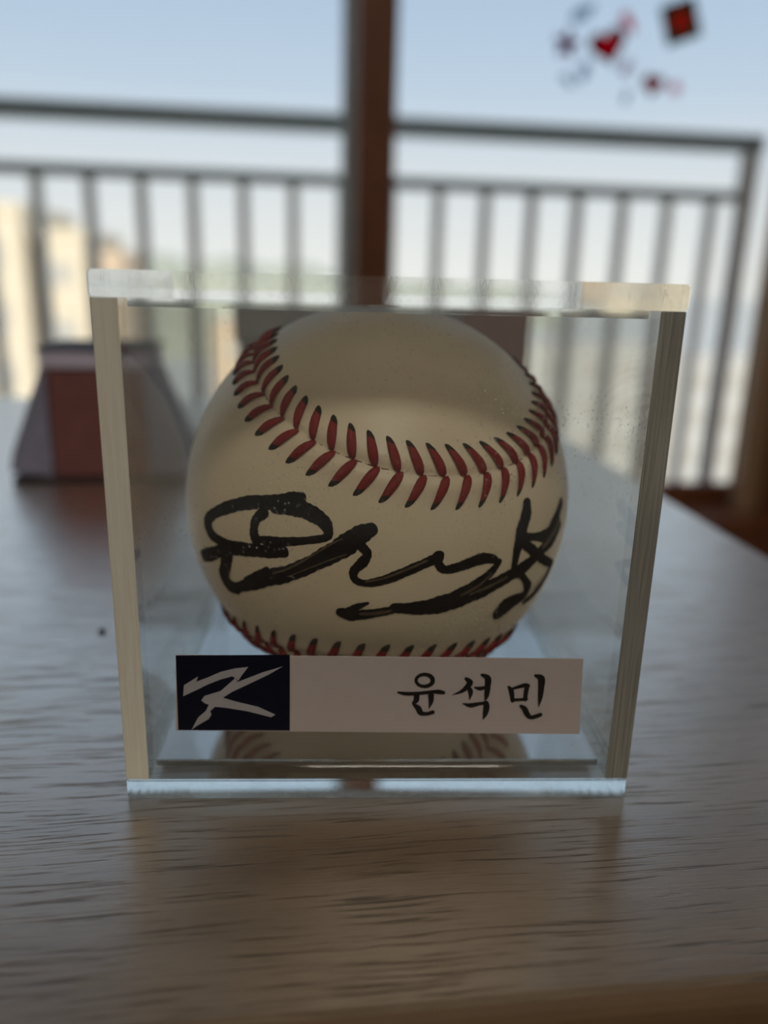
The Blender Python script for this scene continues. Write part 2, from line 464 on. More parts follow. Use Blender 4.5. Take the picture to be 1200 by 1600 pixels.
# ---------------------------------------------------------------- the room
structure(box('floor', (ROOM['x0'], ROOM['x1'], ROOM['y0'], 1.36, -0.05, 0.0), MAT['floor']))
structure(box('ceiling', (ROOM['x0'], ROOM['x1'], ROOM['y0'], 1.36, 2.35, 2.45), MAT['ceiling']))
structure(box('wall_left', (ROOM['x0'] - 0.1, ROOM['x0'], ROOM['y0'], 1.36, 0, 2.35), MAT['wall']))
structure(box('wall_right', (ROOM['x1'], ROOM['x1'] + 0.1, ROOM['y0'], 1.36, 0, 2.35), MAT['wall']))
structure(box('wall_back', (ROOM['x0'] - 0.1, ROOM['x1'] + 0.1, ROOM['y0'] - 0.1, ROOM['y0'], 0, 2.35), MAT['wall']))
# window wall with its opening
WX0, WX1, WZ0, WZ1 = -1.30, 0.93, Z0 - 0.34, 2.15
wall = empty('wall_front'); structure(wall)
box('wall_panel', (ROOM['x0'], WX0, 1.16, 1.36, 0, 2.35), MAT['wall'], wall)
VX0, VX1 = 1.0, 1.70                                             # added unseen window further right, for light and table reflections
box('wall_panel', (WX1, VX0, 1.16, 1.36, 0, 2.35), MAT['brown_trim'], wall)
box('wall_panel', (VX1, ROOM['x1'], 1.16, 1.36, 0, 2.35), MAT['wall'], wall)
box('wall_panel', (VX0, VX1, 1.16, 1.36, 0, WZ0), MAT['brown_trim'], wall)
box('wall_panel', (VX0, VX1, 1.16, 1.36, WZ1, 2.35), MAT['wall'], wall)
box('wall_panel', (WX0, WX1, 1.16, 1.36, 0, WZ0), MAT['brown_trim'], wall)
box('wall_panel', (WX0, WX1, 1.16, 1.36, WZ1, 2.35), MAT['wall'], wall)

win = empty('window_1'); structure(win)
box('frame_sill', (WX0, WX1, 1.15, 1.36, WZ0, WZ0 + 0.025), MAT['brown_trim'], win, 0.003)
box('frame_head', (WX0, WX1, 1.17, 1.36, WZ1 - 0.03, WZ1), MAT['brown_trim'], win, 0.003)
box('frame_jamb', (WX0, WX0 + 0.03, 1.17, 1.36, WZ0 + 0.025, WZ1 - 0.03), MAT['brown_trim'], win, 0.003)
box('frame_jamb', (0.837, WX1, 1.17, 1.272, WZ0 + 0.025, WZ1 - 0.03), MAT['brown_trim'], win, 0.003)
box('frame_jamb', (0.795, 0.8365, 1.195, 1.225, WZ0 + 0.025, WZ1 - 0.03), MAT['tan_trim'], win, 0.003)
# two sliding sashes
def sash(x0, x1, y0, y1, xl, xr, win=win):
    zb, zt = WZ0 + 0.026, WZ1 - 0.031
    s = empty('sash'); s.parent = win
    box('stile', (x0, x0 + xl, y0, y1, zb, zt), MAT['brown_trim'], s, 0.003)
    box('stile', (x1 - xr, x1, y0, y1, zb, zt), MAT['brown_trim'], s, 0.003)
    box('bottom_rail', (x0 + xl, x1 - xr, y0, y1, zb, Z0 - 0.274), MAT['brown_trim'], s, 0.003)
    box('top_rail', (x0 + xl, x1 - xr, y0, y1, zt - 0.05, zt), MAT['brown_trim'], s, 0.003)
    ym = (y0 + y1) / 2
    box('glass_pane', (x0 + xl, x1 - xr, ym - 0.0025, ym + 0.0025, Z0 - 0.274, zt - 0.05), MAT['glass'], s)
sash(-1.268, 0.157, 1.20, 1.24, 0.06, 0.060)
sash(0.099, 0.8365, 1.25, 1.27, 0.050, 0.0215)
win2 = empty('window_2'); structure(win2)  # not in view, added to brighten the right of the table
box('frame_sill', (VX0, VX1, 1.15, 1.36, WZ0, WZ0 + 0.025), MAT['brown_trim'], win2, 0.003)
box('frame_head', (VX0, VX1, 1.17, 1.36, WZ1 - 0.03, WZ1), MAT['brown_trim'], win2, 0.003)
sash(VX0 + 0.001, VX1 - 0.001, 1.20, 1.24, 0.05, 0.05, win2)
# outer aluminium screen post just behind the meeting stiles
box('screen_post', (0.084, 0.150, 1.31, 1.35, WZ0 + 0.026, WZ1 - 0.031), MAT['alu'], win, 0.003)

# ---------------------------------------------------------------- balcony and railing
structure(tag(box('balcony_parapet', (-2.2, 1.30, 1.58, 1.74, 0.0, Z0 - 0.50), MAT['parapet'], None, 0.008), 'pale low parapet wall carrying the balcony railing'))
structure(tag(box('balcony_slab', (-2.2, 1.30, 1.365, 1.74, -0.2, -0.001), MAT['parapet']), 'concrete balcony slab outside the window'))
rail = tag(empty('balcony_railing', (0, 1.65, Z0 - 0.50)), 'grey metal balcony railing with upright bars outside the window', 'railing')
def rbox(n, x0, x1, z0, z1, dy, m='rail'): return box(n, (x0, x1, -dy, dy, z0 + 0.50, z1 + 0.50), MAT[m], rail, 0.002)
rbox('top_rail', -2.1, 1.0, 0.352, 0.384, 0.025, 'rail_dark')
rbox('middle_rail', -2.1, 0.962, 0.252, 0.274, 0.013, 'rail_dark')
rbox('bottom_rail', -2.1, 0.962, -0.45, -0.428, 0.013)
rbox('post', 0.963, 1.003, -0.50, 0.352, 0.01)
rbox('post', -2.1, -2.055, -0.50, 0.352, 0.025)
bal = None
for i in range(29):
    x = 0.908 - 0.1 * i
    if bal is None:
        bal = box('baluster', (-0.011, 0.011, -0.011, 0.011, 0.50 - 0.428, 0.50 + 0.252), MAT['rail'], rail, 0.002)
        bal.location = (x, 0, 0)
    else:
        b = bal.copy(); COL.objects.link(b); b.parent = rail; b.location = (x, 0, 0)

# ---------------------------------------------------------------- the town outside
structure(tag(box('ground', (-900, 900, 2.0, 1500, -31, -30), MAT['ground']), 'pale town ground far below the balcony'))
def hill():
    bm = bmesh.new()
    n = 60; rows = []
    for j in range(7):
        row = []
        for i in range(n + 1):
            x = -190 + 300 * i / n
            prof = 9 * math.exp(-((x + 62) / 55) ** 2) + 5 * math.exp(-((x - 10) / 40) ** 2) + 1.2 * math.sin(x * 0.21) + 0.8 * math.sin(x * 0.53 + 1)
            s = math.sin(math.pi * j / 6)
            row.append(bm.verts.new((x, 300 + j * 20, -30 + (26.8 + max(prof, -2)) * s ** 0.6 if s > 0.001 else -30)))
        rows.append(row)
    for j in range(6):
        for i in range(n):
            bm.faces.new((rows[j][i], rows[j][i + 1], rows[j + 1][i + 1], rows[j + 1][i]))
    o = from_bm('hill', bm, MAT['hill'], None, True)
    structure(tag(o, 'hazy green hill on the horizon'))
hill()
def building(label, x0, x1, y0, y1, top, wall_mat, wx, floors, step, w=1.5, h=1.3, parapet=0.5):
    e = tag(empty('apartment_building', ((x0 + x1) / 2, y0, -30)), label, 'building', 'apartment blocks beyond the balcony')
    hw = (x1 - x0) / 2; H = 30 + Z0 + top
    box('wall', (-hw, hw, 0, y1 - y0, 0, H - parapet), wall_mat, e)
    box('roof_parapet', (-hw - 0.1, hw + 0.1, -0.1, y1 - y0 + 0.1, H - parapet, H), wall_mat, e)
    first = None
    for r in range(floors):
        for c in wx:
            z = H - parapet - 1.0 - h - r * step
            if first is None:
                first = box('window', (-w / 2, w / 2, -0.06, 0.0, 0, h), MAT['bwin'], e)
                o = first
            else:
                o = first.copy(); COL.objects.link(o); o.parent = e
            o.location = (c - (x0 + x1) / 2, 0, z)
    return e
building('tall cream apartment block at far left beyond the railing', -19.5, -11.75, 40, 50, 2.75, MAT['cream'], (-18.2, -15.8, -13.4), 6, 2.8)
building('cream apartment block with small windows left of the green hill', -11.4, -9.2, 40.6, 50, 1.75, MAT['cream'], (-10.3,), 6, 2.6, 0.9, 1.0)
building('narrow tan apartment block nearest the green hill', -8.9, -7.6, 41, 50, 0.85, MAT['cream2'], (-8.4,), 6, 2.6, 0.7, 1.0)
building('long pale low block behind the display case', -6, 12, 70, 84, -4.2, MAT['cream2'], (-4, -1, 2, 5, 8, 11), 4, 3.0)
building('grey block seen low behind the right half of the railing', 17, 29, 62, 76, -4.6, MAT['pale'], (18.5, 21.5, 24.5, 27.5), 4, 3.0)
building('small pale block seen low by the right railing post', 31.5, 36.5, 60, 70, -5.2, MAT['pale'], (32.8, 35.2), 4, 3.0)

# ---------------------------------------------------------------- added fill lamp (unseen, behind the viewer)
def fill_lamp():
    e = tag(empty('ceiling_lamp', (0.05, -1.15, 2.35)), 'flat round ceiling lamp in the middle of the room', 'lamp')
    bm = bmesh.new()
    bmesh.ops.create_cone(bm, cap_ends=True, segments=48, radius1=0.27, radius2=0.27, depth=0.05, matrix=Matrix.Translation((0, 0, -0.025)))
    from_bm('lamp_body', bm, MAT['lamp_white'], e)
    m, t = new_mat('lamp_diffuser')
    out = N(t, 'ShaderNodeOutputMaterial'); em = N(t, 'ShaderNodeEmission')
    em.inputs[0].default_value = (1.0, 0.91, 0.79, 1); em.inputs[1].default_value = FILL_POWER
    t.links.new(em.outputs[0], out.inputs[0])
    bm = bmesh.new()
    bmesh.ops.create_cone(bm, cap_ends=True, segments=48, radius1=0.24, radius2=0.255, depth=0.03, matrix=Matrix.Translation((0, 0, -0.066)))
    from_bm('lamp_diffuser', bm, m, e)
FILL_POWER = 14.0
fill_lamp()

# ---------------------------------------------------------------- table
TX0, TX1, TY0, TY1 = -0.86, 0.138, -0.0415, 0.437
table = tag(empty('table', ((TX0 + TX1) / 2, (TY0 + TY1) / 2, 0)), 'greige wood-grain table carrying the display case', 'table')
hx, hy = (TX1 - TX0) / 2, (TY1 - TY0) / 2
top = box('table_top', (-hx, hx, -hy, hy, Z0 - 0.024, Z0), MAT['wood'], table, 0.003, 4)
top.data.materials.append(MAT['edge_band'])
for p in top.data.polygons: p.material_index = 0 if p.normal.z > 0.85 else 1
for sx_ in (-1, 1):
    for sy_ in (-1, 1):
        cx_, cy_ = sx_ * (hx - 0.045), sy_ * (hy - 0.04)
        box('leg', (cx_ - 0.02, cx_ + 0.02, cy_ - 0.02, cy_ + 0.02, 0, Z0 - 0.024), MAT['wood_dark'], table, 0.002)
for sy_ in (-1, 1):
    box('apron', (-hx + 0.066, hx - 0.066, sy_ * (hy - 0.04) - 0.009, sy_ * (hy - 0.04) + 0.009, Z0 - 0.085, Z0 - 0.0245), MAT['wood_dark'], table)

# ---------------------------------------------------------------- display case
CASE_RZ = math.radians(-4.6)
W, H, T = 81.7 * MM, 82.4 * MM, 3.64 * MM
G = 0.03 * MM
case = tag(empty('display_case', (0, 0, Z0 + 0.00005), CASE_RZ), 'clear acrylic cube display case standing on the table', 'display case')

def pane(name, dims, thin_axis, face, edge='edge', label=None):
    bm = bmesh.new()
    add_box(bm, *dims)
    bmesh.ops.bevel(bm, geom=list(bm.edges), offset=0.12 * MM, segments=1, affect='EDGES')
    bm.normal_update()
    for f in bm.faces:
        f.material_index = 1 if (thin_axis == 0 and f.normal.y < -0.5) else 0
    o = from_bm(name, bm, [MAT[face], MAT[edge]], case)
    if label: o['label'] = label
    return o
zb, zt = T + G, H - T - G
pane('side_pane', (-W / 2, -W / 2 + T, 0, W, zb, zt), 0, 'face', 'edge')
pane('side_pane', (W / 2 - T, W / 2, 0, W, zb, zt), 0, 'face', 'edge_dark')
pane('front_pane', (-W / 2 + T + G, W / 2 - T - G, 0.02 * MM, T, zb, zt), 1, 'face_front')
pane('back_pane', (-W / 2 + T + G, W / 2 - T - G, W - T, W - 0.02 * MM, zb, zt), 1, 'face')

def ring_plate(bm, half, cy, hole, z0, z1, n=48):
    """square plate with a round hole, closed"""
    vo, vi = [[], []], [[], []]
    for k, z in enumerate((z0, z1)):
        for i in range(n):
            a = 2 * math.pi * i / n
            c, s = math.cos(a), math.sin(a)
            q = half / max(abs(c), abs(s))
            vo[k].append(bm.verts.new((c * q, cy + s * q, z)))
            vi[k].append(bm.verts.new((c * hole, cy + s * hole, z)))
    for i in range(n):
        j = (i + 1) % n
        bm.faces.new((vo[1][i], vo[1][j], vi[1][j], vi[1][i]))
        bm.faces.new((vo[0][j], vo[0][i], vi[0][i], vi[0][j]))
        bm.faces.new((vo[0][i], vo[0][j], vo[1][j], vo[1][i]))
        bm.faces.new((vi[0][j], vi[0][i], vi[1][i], vi[1][j]))

bm = bmesh.new()
add_box(bm, -W / 2, W / 2, 0, W, 0, T)
bmesh.ops.bevel(bm, geom=list(bm.edges), offset=0.25 * MM, segments=2, affect='EDGES')
ring_plate(bm, W / 2 - T - 0.25 * MM, W / 2, 9 * MM, T + G, T + 1.3 * MM)
bmesh.ops.recalc_face_normals(bm, faces=bm.faces)
for f in bm.faces: f.material_index = 1 if f.calc_center_median().z > T + 0.5 * G else 0
from_bm('base', bm, [MAT['solid'], MAT['base']], case)
bm = bmesh.new()
add_box(bm, -W / 2 - 0.15 * MM, W / 2 + 0.15 * MM, -0.15 * MM, W + 0.15 * MM, H - T, H)
bmesh.ops.bevel(bm, geom=list(bm.edges), offset=0.25 * MM, segments=2, affect='EDGES')
q = W / 2 - T - 0.25 * MM
add_box(bm, -q, q, W / 2 - q, W / 2 + q, H - T - 1.3 * MM, H - T - G)
bmesh.ops.recalc_face_normals(bm, faces=bm.faces)
bm.normal_update()
for f in bm.faces: f.material_index = 1 if (abs(f.normal.z) < 0.3 and f.calc_center_median().z > H - T) else 0
from_bm('lid', bm, [MAT['solid'], MAT['lid_edge']], case)

# outlines: label strip in mm on the front pane (x, z); ink strokes on the ball as (azimuth, elevation, width mm)
SIGNATURE = [[(-52.89,-0.9,2.4),(-53.7,1.26,2.37),(-49.29,4.75,2.05),(-41.91,8.12,2.22),(-35.43,10.18,2.29),(-28.6,11.24,2.41),(-23.86,12.61,2.34),(-21.05,13.34,1.75)],[(-53.04,0.96,2.6),(-52.01,-1.38,2.47),(-47.87,-2.43,1.91),(-42.39,-2.37,1.64),(-36.7,-1.85,1.94)],[(-59.81,-10.5,2.29),(-52.95,-7.74,2.52),(-45.48,-4.53,2.02),(-36.74,-2.42,2.21),(-30.62,-1.52,2.26),(-25.22,-0.71,1.97)],[(-31.4,8.4,2.04),(-33.65,6.31,1.76),(-34.36,4.22,1.7),(-34.15,1.61,1.93),(-33.5,0.4,1.86)],[(-28.5,10.33,2.43),(-22.75,10.87,2.95),(-19.04,10.05,2.62),(-15.43,8.33,2.32),(-13.97,6.17,1.76),(-14.34,4.38,1.37),(-17.85,3.34,1.25),(-23.7,2.16,1.44),(-29.03,1.44,1.62),(-33.49,1.2,1.2)],[(-44.53,-5.38,2.92),(-46.39,-9.34,2.73),(-48.1,-12.95,3.05),(-47.0,-15.01,3.42),(-43.71,-15.44,2.56)],[(-46.83,-16.43,1.46),(-39.18,-13.2,2.23),(-31.87,-9.32,2.98),(-25.42,-6.8,2.89),(-19.64,-3.79,2.76),(-14.77,-0.74,3.02),(-10.17,2.26,3.46),(-6.52,5.22,3.18),(-3.29,7.01,2.22)],[(-30.43,-6.35,1.1),(-32.82,-8.31,1.67),(-38.14,-11.62,1.73)],[(-5.95,2.98,1.69),(-4.27,0.92,1.39),(-5.35,-1.3,1.74),(-7.39,-3.64,1.46),(-7.12,-5.9,1.24),(-4.5,-6.82,1.28),(-0.09,-5.83,1.64),(4.01,-4.12,1.7),(7.61,-2.53,1.7),(11.27,-0.99,1.7),(13.4,-0.08,1.78)],[(13.11,0.27,1.98),(13.22,-1.84,1.5),(14.72,-3.54,1.41),(17.55,-3.47,1.63),(21.01,-2.73,1.84),(24.63,-1.95,2.05),(27.92,-2.34,1.68),(30.69,-3.62,0.91)],[(30.68,-3.5,1.31),(29.34,-5.33,1.51),(26.66,-7.56,1.95),(22.55,-9.96,2.37),(19.12,-11.66,2.8)],[(44.62,-5.62,2.12),(39.45,-7.45,2.49),(34.07,-8.89,2.54),(27.92,-10.58,3.03),(22.24,-11.81,3.42),(16.95,-13.12,3.67),(11.81,-13.94,3.1),(6.76,-14.06,2.32),(2.62,-13.8,1.86)],[(2.92,-14.27,1.46),(-1.42,-15.28,1.73),(-5.81,-16.14,2.02),(-8.59,-16.2,2.68),(-11.1,-15.76,1.79)],[(-9.43,-16.07,1.96),(-6.89,-13.87,1.35),(-3.91,-12.41,0.56)],[(40.38,10.35,1.92),(39.87,7.32,2.62),(38.16,3.71,2.69),(37.07,-0.36,2.14),(36.52,-4.65,1.62),(36.55,-7.7,1.43)],[(37.43,1.87,1.64),(43.33,0.67,1.4),(50.27,-0.22,2.41),(54.46,1.94,2.77),(60.12,6.3,2.08)],[(37.5,1.0,1.92),(42.36,-2.36,1.89),(49.63,-7.13,1.8),(59.26,-11.46,1.41)],[(59.17,0.14,1.91),(54.1,-2.84,2.43),(48.57,-4.16,2.46),(43.38,-6.55,2.15),(38.9,-8.56,2.21)],[(38.25,-7.78,1.23),(42.46,-11.41,1.34),(45.39,-14.94,2.25),(44.32,-17.21,2.43),(40.38,-17.88,3.32),(37.55,-18.65,4.31),(35.55,-20.3,3.5)],[(58.84,-11.66,1.91),(56.4,-15.34,2.08),(52.93,-18.46,2.08),(46.93,-19.96,1.39)]]
STREAKS = [[(-28.69,-7.04,0.29),(-23.35,-4.34,0.33),(-17.81,-0.55,0.32),(-12.69,3.12,0.32),(-10.21,4.37,0.21)],[(-24.47,-7.1,0.17),(-18.75,-3.98,0.22),(-13.49,-1.27,0.27),(-9.31,0.6,0.22)],[(-4.51,-6.23,0.3),(-0.11,-5.13,0.37),(5.01,-3.01,0.44),(10.19,-0.82,0.37)],[(28.48,-6.37,0.4),(24.96,-9.11,0.49),(20.27,-11.19,0.47)],[(33.98,-8.5,0.54),(27.82,-10.12,0.6),(22.78,-11.25,0.47)],[(1.83,-14.45,0.51),(-1.97,-15.29,0.69),(-5.81,-15.59,0.52)],[(48.29,-3.17,0.99),(54.15,-0.4,1.04),(57.74,2.34,0.87)],[(50.16,-16.8,0.87),(54.07,-14.57,0.87)]]
LOGO_BAR = [(-31.016,19.019),(-30.801,20.906),(-28.58,22.421),(-28.91,21.503),(-27.115,22.244),(-25.119,23.223),(-22.812,23.836),(-20.876,24.064),(-21.859,22.689),(-22.458,21.676),(-22.695,22.043),(-23.34,22.499),(-25.16,21.941),(-27.157,21.068),(-28.834,20.139)]
LOGO_K = [(-22.856,22.189),(-25.224,19.91),(-27.724,19.067),(-28.246,18.32),(-27.77,17.817),(-27.086,17.538),(-27.656,16.411),(-28.861,15.277),(-29.946,13.129),(-29.051,13.835),(-27.208,15.034),(-26.766,15.791),(-26.96,16.412),(-26.137,17.203),(-24.486,17.02),(-21.177,16.425),(-17.44,15.373),(-16.815,15.811),(-19.497,17.182),(-22.799,18.055),(-24.93,18.759),(-23.413,19.824),(-21.075,21.036),(-17.749,22.799),(-15.627,24.182),(-18.564,23.199),(-22.545,21.492)]
CHARACTERS = [[[(7.809,21.865,0.735),(7.727,21.466,0.727),(7.457,21.127,0.704),(7.04,20.899,0.669),(6.542,20.818,0.627),(6.036,20.895,0.586),(5.602,21.12,0.551),(5.306,21.457,0.527),(5.191,21.854,0.519),(5.276,22.252,0.527),(5.547,22.589,0.551),(5.962,22.815,0.586),(6.458,22.896,0.627),(6.961,22.82,0.669),(7.395,22.597,0.704),(7.693,22.262,0.727),(7.809,21.865,0.735)],[(2.359,19.781,0.303),(3.635,19.541,0.649),(5.604,19.597,0.606),(7.786,19.848,0.606),(8.884,19.852,0.779),(9.726,19.684,0.562)],[(5.391,19.425,0.908),(5.321,18.372,0.908),(4.901,17.83,0.476),(5.703,16.969,0.952),(6.132,16.153,0.865),(7.067,15.982,0.649),(8.159,16.306,0.735)],[(7.629,19.432,0.952),(7.681,18.207,0.779),(7.405,16.899,0.108)]],[[(12.928,22.298,0.476),(13.669,21.574,0.995),(13.276,20.745,0.865),(12.396,19.937,0.562),(10.997,19.321,0.087)],[(13.449,20.795,0.649),(13.878,19.82,0.779),(13.8,18.47,0.13)],[(14.402,20.677,0.216),(15.338,20.485,0.692),(16.312,20.757,0.476)],[(15.41,22.937,0.433),(16.435,22.312,0.995),(16.529,20.806,0.952),(16.452,19.216,0.735),(16.243,18.305,0.13)],[(12.795,17.851,0.173),(13.963,17.533,0.779),(15.387,17.809,0.606),(16.485,17.985,0.649)],[(16.363,18.157,0.779),(16.575,17.243,0.995),(16.43,16.001,0.779),(16.157,15.002,0.108)]],[[(19.789,20.867,0.346),(20.331,20.087,0.822),(20.689,18.169,0.606)],[(20.266,20.38,0.389),(21.387,20.776,0.562),(22.47,21.073,0.779),(23.099,20.953,0.606)],[(22.811,20.952,0.779),(22.683,19.727,0.735),(22.672,18.422,0.649)],[(20.622,18.49,0.562),(21.773,18.543,0.519),(22.964,18.669,0.562)],[(23.831,22.878,0.346),(24.915,22.3,1.125),(25.054,20.593,0.952),(25.039,18.873,0.735),(24.941,17.338,0.108)],[(21.962,17.504,0.476),(22.673,16.935,0.865),(23.196,15.94,0.865),(23.798,15.39,0.692),(24.679,15.592,0.735),(25.457,15.944,0.649)]]]
LABEL_QUAD = [(-32.454,12.917),(31.994,12.275),(31.327,25.618),(-31.841,25.926)]
NAVY_QUAD = [(-32.049,13.031),(-14.56,12.934),(-14.462,26.132),(-31.841,25.926)]
# paper name label on the front pane
def quad_plate(name, quad, y0, y1, mat, parent):
    return prism(name, [(x * MM, z * MM) for x, z in quad], y0, y1, mat, parent)
label = quad_plate('name_label', LABEL_QUAD, -0.30 * MM, -0.03 * MM, MAT['paper'], case)
label['label'] = 'white paper name strip with navy emblem square and black writing'
nv = quad_plate('emblem_panel', NAVY_QUAD, -0.38 * MM, -0.31 * MM, MAT['navy'], label)
nv['label'] = 'navy blue rectangle at the left end of the strip'
em1 = prism('emblem', [(x * MM, z * MM) for x, z in LOGO_K], -0.47 * MM, -0.39 * MM, MAT['silver'], label)
em1['label'] = 'slanting grey K-shaped emblem'
em2 = prism('emblem', [(x * MM, z * MM) for x, z in LOGO_BAR], -0.475 * MM, -0.39 * MM, MAT['silver'], label)
em2['label'] = 'grey arrow-headed bar above the K-shaped emblem'

def flat_ribbon(bm, pts, y):
    P = catmull(pts, 8)
    L, Rr = [], []
    for i, (x, z, w) in enumerate(P):
        a, b = P[max(i - 1, 0)], P[min(i + 1, len(P) - 1)]
        tx, tz = b[0] - a[0], b[1] - a[1]
        l = math.hypot(tx, tz) or 1
        nx, nz = -tz / l, tx / l
        w = max(w, 0.05)
        L.append(bm.verts.new(((x + nx * w / 2) * MM, y, (z + nz * w / 2) * MM)))
        Rr.append(bm.verts.new(((x - nx * w / 2) * MM, y, (z - nz * w / 2) * MM)))
    for i in range(len(P) - 1):
        bm.faces.new((L[i], L[i + 1], Rr[i + 1], Rr[i]))
    # rounded ends
    for i, s in ((0, -1), (len(P) - 1, 1)):
        x, z, w = P[i]
        a, b = P[max(i - 1, 0)], P[min(i + 1, len(P) - 1)]
        tx, tz = b[0] - a[0], b[1] - a[1]
        l = math.hypot(tx, tz) or 1
        tip = bm.verts.new(((x + s * tx / l * w * 0.35) * MM, y, (z + s * tz / l * w * 0.35) * MM))
        bm.faces.new((L[i], Rr[i], tip) if s > 0 else (Rr[i], L[i], tip))
for ch in CHARACTERS:
    bm = bmesh.new()
    for k, st in enumerate(ch):
        flat_ribbon(bm, st, (-0.38 - 0.01 * k) * MM)
    bmesh.ops.recalc_face_normals(bm, faces=bm.faces)
    o = from_bm('character', bm, MAT['black_print'], label)

# ---------------------------------------------------------------- baseball
RB = 36.9 * MM
BC = Vector((0.0, 40.7 * MM, 40.73 * MM))          # ball centre in the case's axes
ball = empty('baseball', (Matrix.Rotation(CASE_RZ, 3, 'Z') @ Vector((BC.x, BC.y, 0))) + Vector((0, 0, Z0 + BC.z - RB)), CASE_RZ)
tag(ball, 'signed cream leather baseball with red stitching inside the clear case', 'baseball')
CEN = Vector((0, 0, RB))

SEAM_V, SEAM_A, SEAM_K, SEAM_M = Vector((1.6937442938922078, -0.45508785191576223, 0.6549573376796083)), 0.6869072929175265, 0.7684045888519404, -0.0018299711114926687
SEAM_R = Matrix.Rotation(SEAM_V.length, 3, SEAM_V.normalized())
def seam_pt(t):
    a = SEAM_A; b = 1 - a
    v = Vector((a * math.cos(t) + b * math.cos(3 * t), a * math.sin(t) - b * math.sin(3 * t),
                SEAM_K * 2 * math.sqrt(a * b) * math.sin(2 * t) + SEAM_M * math.sin(6 * t)))
    return (SEAM_R @ v).normalized()
# equal arc-length table
NS = 2160
raw = [seam_pt(2 * math.pi * i / 6000) for i in range(6001)]
acc = [0.0]
for i in range(6000): acc.append(acc[-1] + (raw[i + 1] - raw[i]).length)
seam = []
j = 0
for i in range(NS):
    s = acc[-1] * i / NS
    while acc[j + 1] < s: j += 1
    f = (s - acc[j]) / (acc[j + 1] - acc[j])
    seam.append(raw[j].lerp(raw[j + 1], f).normalized())

import numpy as np
def leather_cover():
    nu, nv_ = 420, 210
    seam_np = np.array([tuple(v) for v in seam[::3]])
    th = np.linspace(0, math.pi, nv_ + 1)[1:-1]
    ph = np.linspace(0, 2 * math.pi, nu, endpoint=False)
    TH, PH = np.meshgrid(th, ph, indexing='ij')
    D = np.stack([np.sin(TH) * np.cos(PH), np.sin(TH) * np.sin(PH), np.cos(TH)], -1).reshape(-1, 3)
    D = np.vstack([D, [[0, 0, 1], [0, 0, -1]]])
    best = np.empty(len(D))
    for k in range(0, len(D), 8000):
        best[k:k + 8000] = (D[k:k + 8000] @ seam_np.T).max(1)
    d = np.arccos(np.clip(best, -1, 1)) * 36.9                       # mm from the seam
    h = 0.32 * np.exp(-((d - 1.9) / 1.5) ** 2) - 0.45 * np.exp(-(d / 0.55) ** 2)
    P = D * ((36.9 + h) * MM)[:, None] + np.array([0, 0, RB])
    F = []
    m = nv_ - 1
    for i in range(m - 1):
        for k in range(nu):
            k2 = (k + 1) % nu
            F.append((i * nu + k, (i + 1) * nu + k, (i + 1) * nu + k2, i * nu + k2))
    a, b = m * nu, m * nu + 1
    for k in range(nu):
        k2 = (k + 1) % nu
        F.append((a, k, k2)); F.append((b, (m - 1) * nu + k2, (m - 1) * nu + k))
    me = bpy.data.meshes.new('leather_cover')
    me.from_pydata(P.tolist(), [], F)
    for p in me.polygons: p.use_smooth = True
    o = link('leather_cover', me, MAT['leather'], ball)
    o['label'] = 'cream leather skin of the ball'
leather_cover()

# thin dark seam line lying in the groove
bm = bmesh.new()
vs = []
for i in range(0, NS, 4):
    n = seam[i]; t = (seam[(i + 4) % NS] - seam[i - 4]).normalized(); s = n.cross(t)
    vs.append([bm.verts.new(CEN + (n * (36.9 - 0.40 + dz) + s * w) * MM) for w, dz in ((-0.28, 0.0), (0, 0.12), (0.28, 0.0))])
for i in range(len(vs)):
    a, b = vs[i], vs[(i + 1) % len(vs)]
    for k in range(2): bm.faces.new((a[k], b[k], b[k + 1], a[k + 1]))
bmesh.ops.recalc_face_normals(bm, faces=bm.faces)
from_bm('seam_line', bm, MAT['seam'], ball, True)

# stitches: curved tapering thread arms, two per hole pair
def stitch_mesh(sign):
    bm = bmesh.new()
    prof = [(0.0, 0.42, -0.05), (0.7, 0.80, 0.28), (1.6, 0.92, 0.46), (2.6, 0.92, 0.50), (3.4, 0.82, 0.42), (4.05, 0.74, 0.28), (4.6, 0.66, 0.08), (5.15, 0.44, -0.20)]
    rows = []
    for d, w, z in prof:
        along = 0.15 + d * 0.30 + 0.035 * d * d * 0.6               # leans forward along the seam
        lift = z + 0.22 * math.exp(-((d - 1.9) / 1.5) ** 2)
        drop = -(d * d + along * along) / (2 * 36.9)
        row = []
        for k in range(8):
            a = 2 * math.pi * k / 8
            row.append(bm.verts.new(((along + math.cos(a) * w) * MM, sign * (d + math.cos(a) * w * 0.25) * MM, (lift + drop + math.sin(a) * min(w, 0.55) * 0.62) * MM)))
        rows.append(row)
    for i in range(len(rows) - 1):
        for k in range(8):
            k2 = (k + 1) % 8
            f = bm.faces.new((rows[i][k], rows[i][k2], rows[i + 1][k2], rows[i + 1][k]))
            f.material_index = 1 if i >= 5 else 0
    bm.faces.new(rows[0]); f = bm.faces.new(rows[-1]); f.material_index = 1
    bmesh.ops.recalc_face_normals(bm, faces=bm.faces)
    me = bpy.data.meshes.new('stitch')
    bm.to_mesh(me); bm.free()
    me.materials.append(MAT['thread']); me.materials.append(MAT['thread_tip'])
    for p in me.polygons: p.use_smooth = True
    return me
arm = {1: stitch_mesh(1), -1: stitch_mesh(-1)}
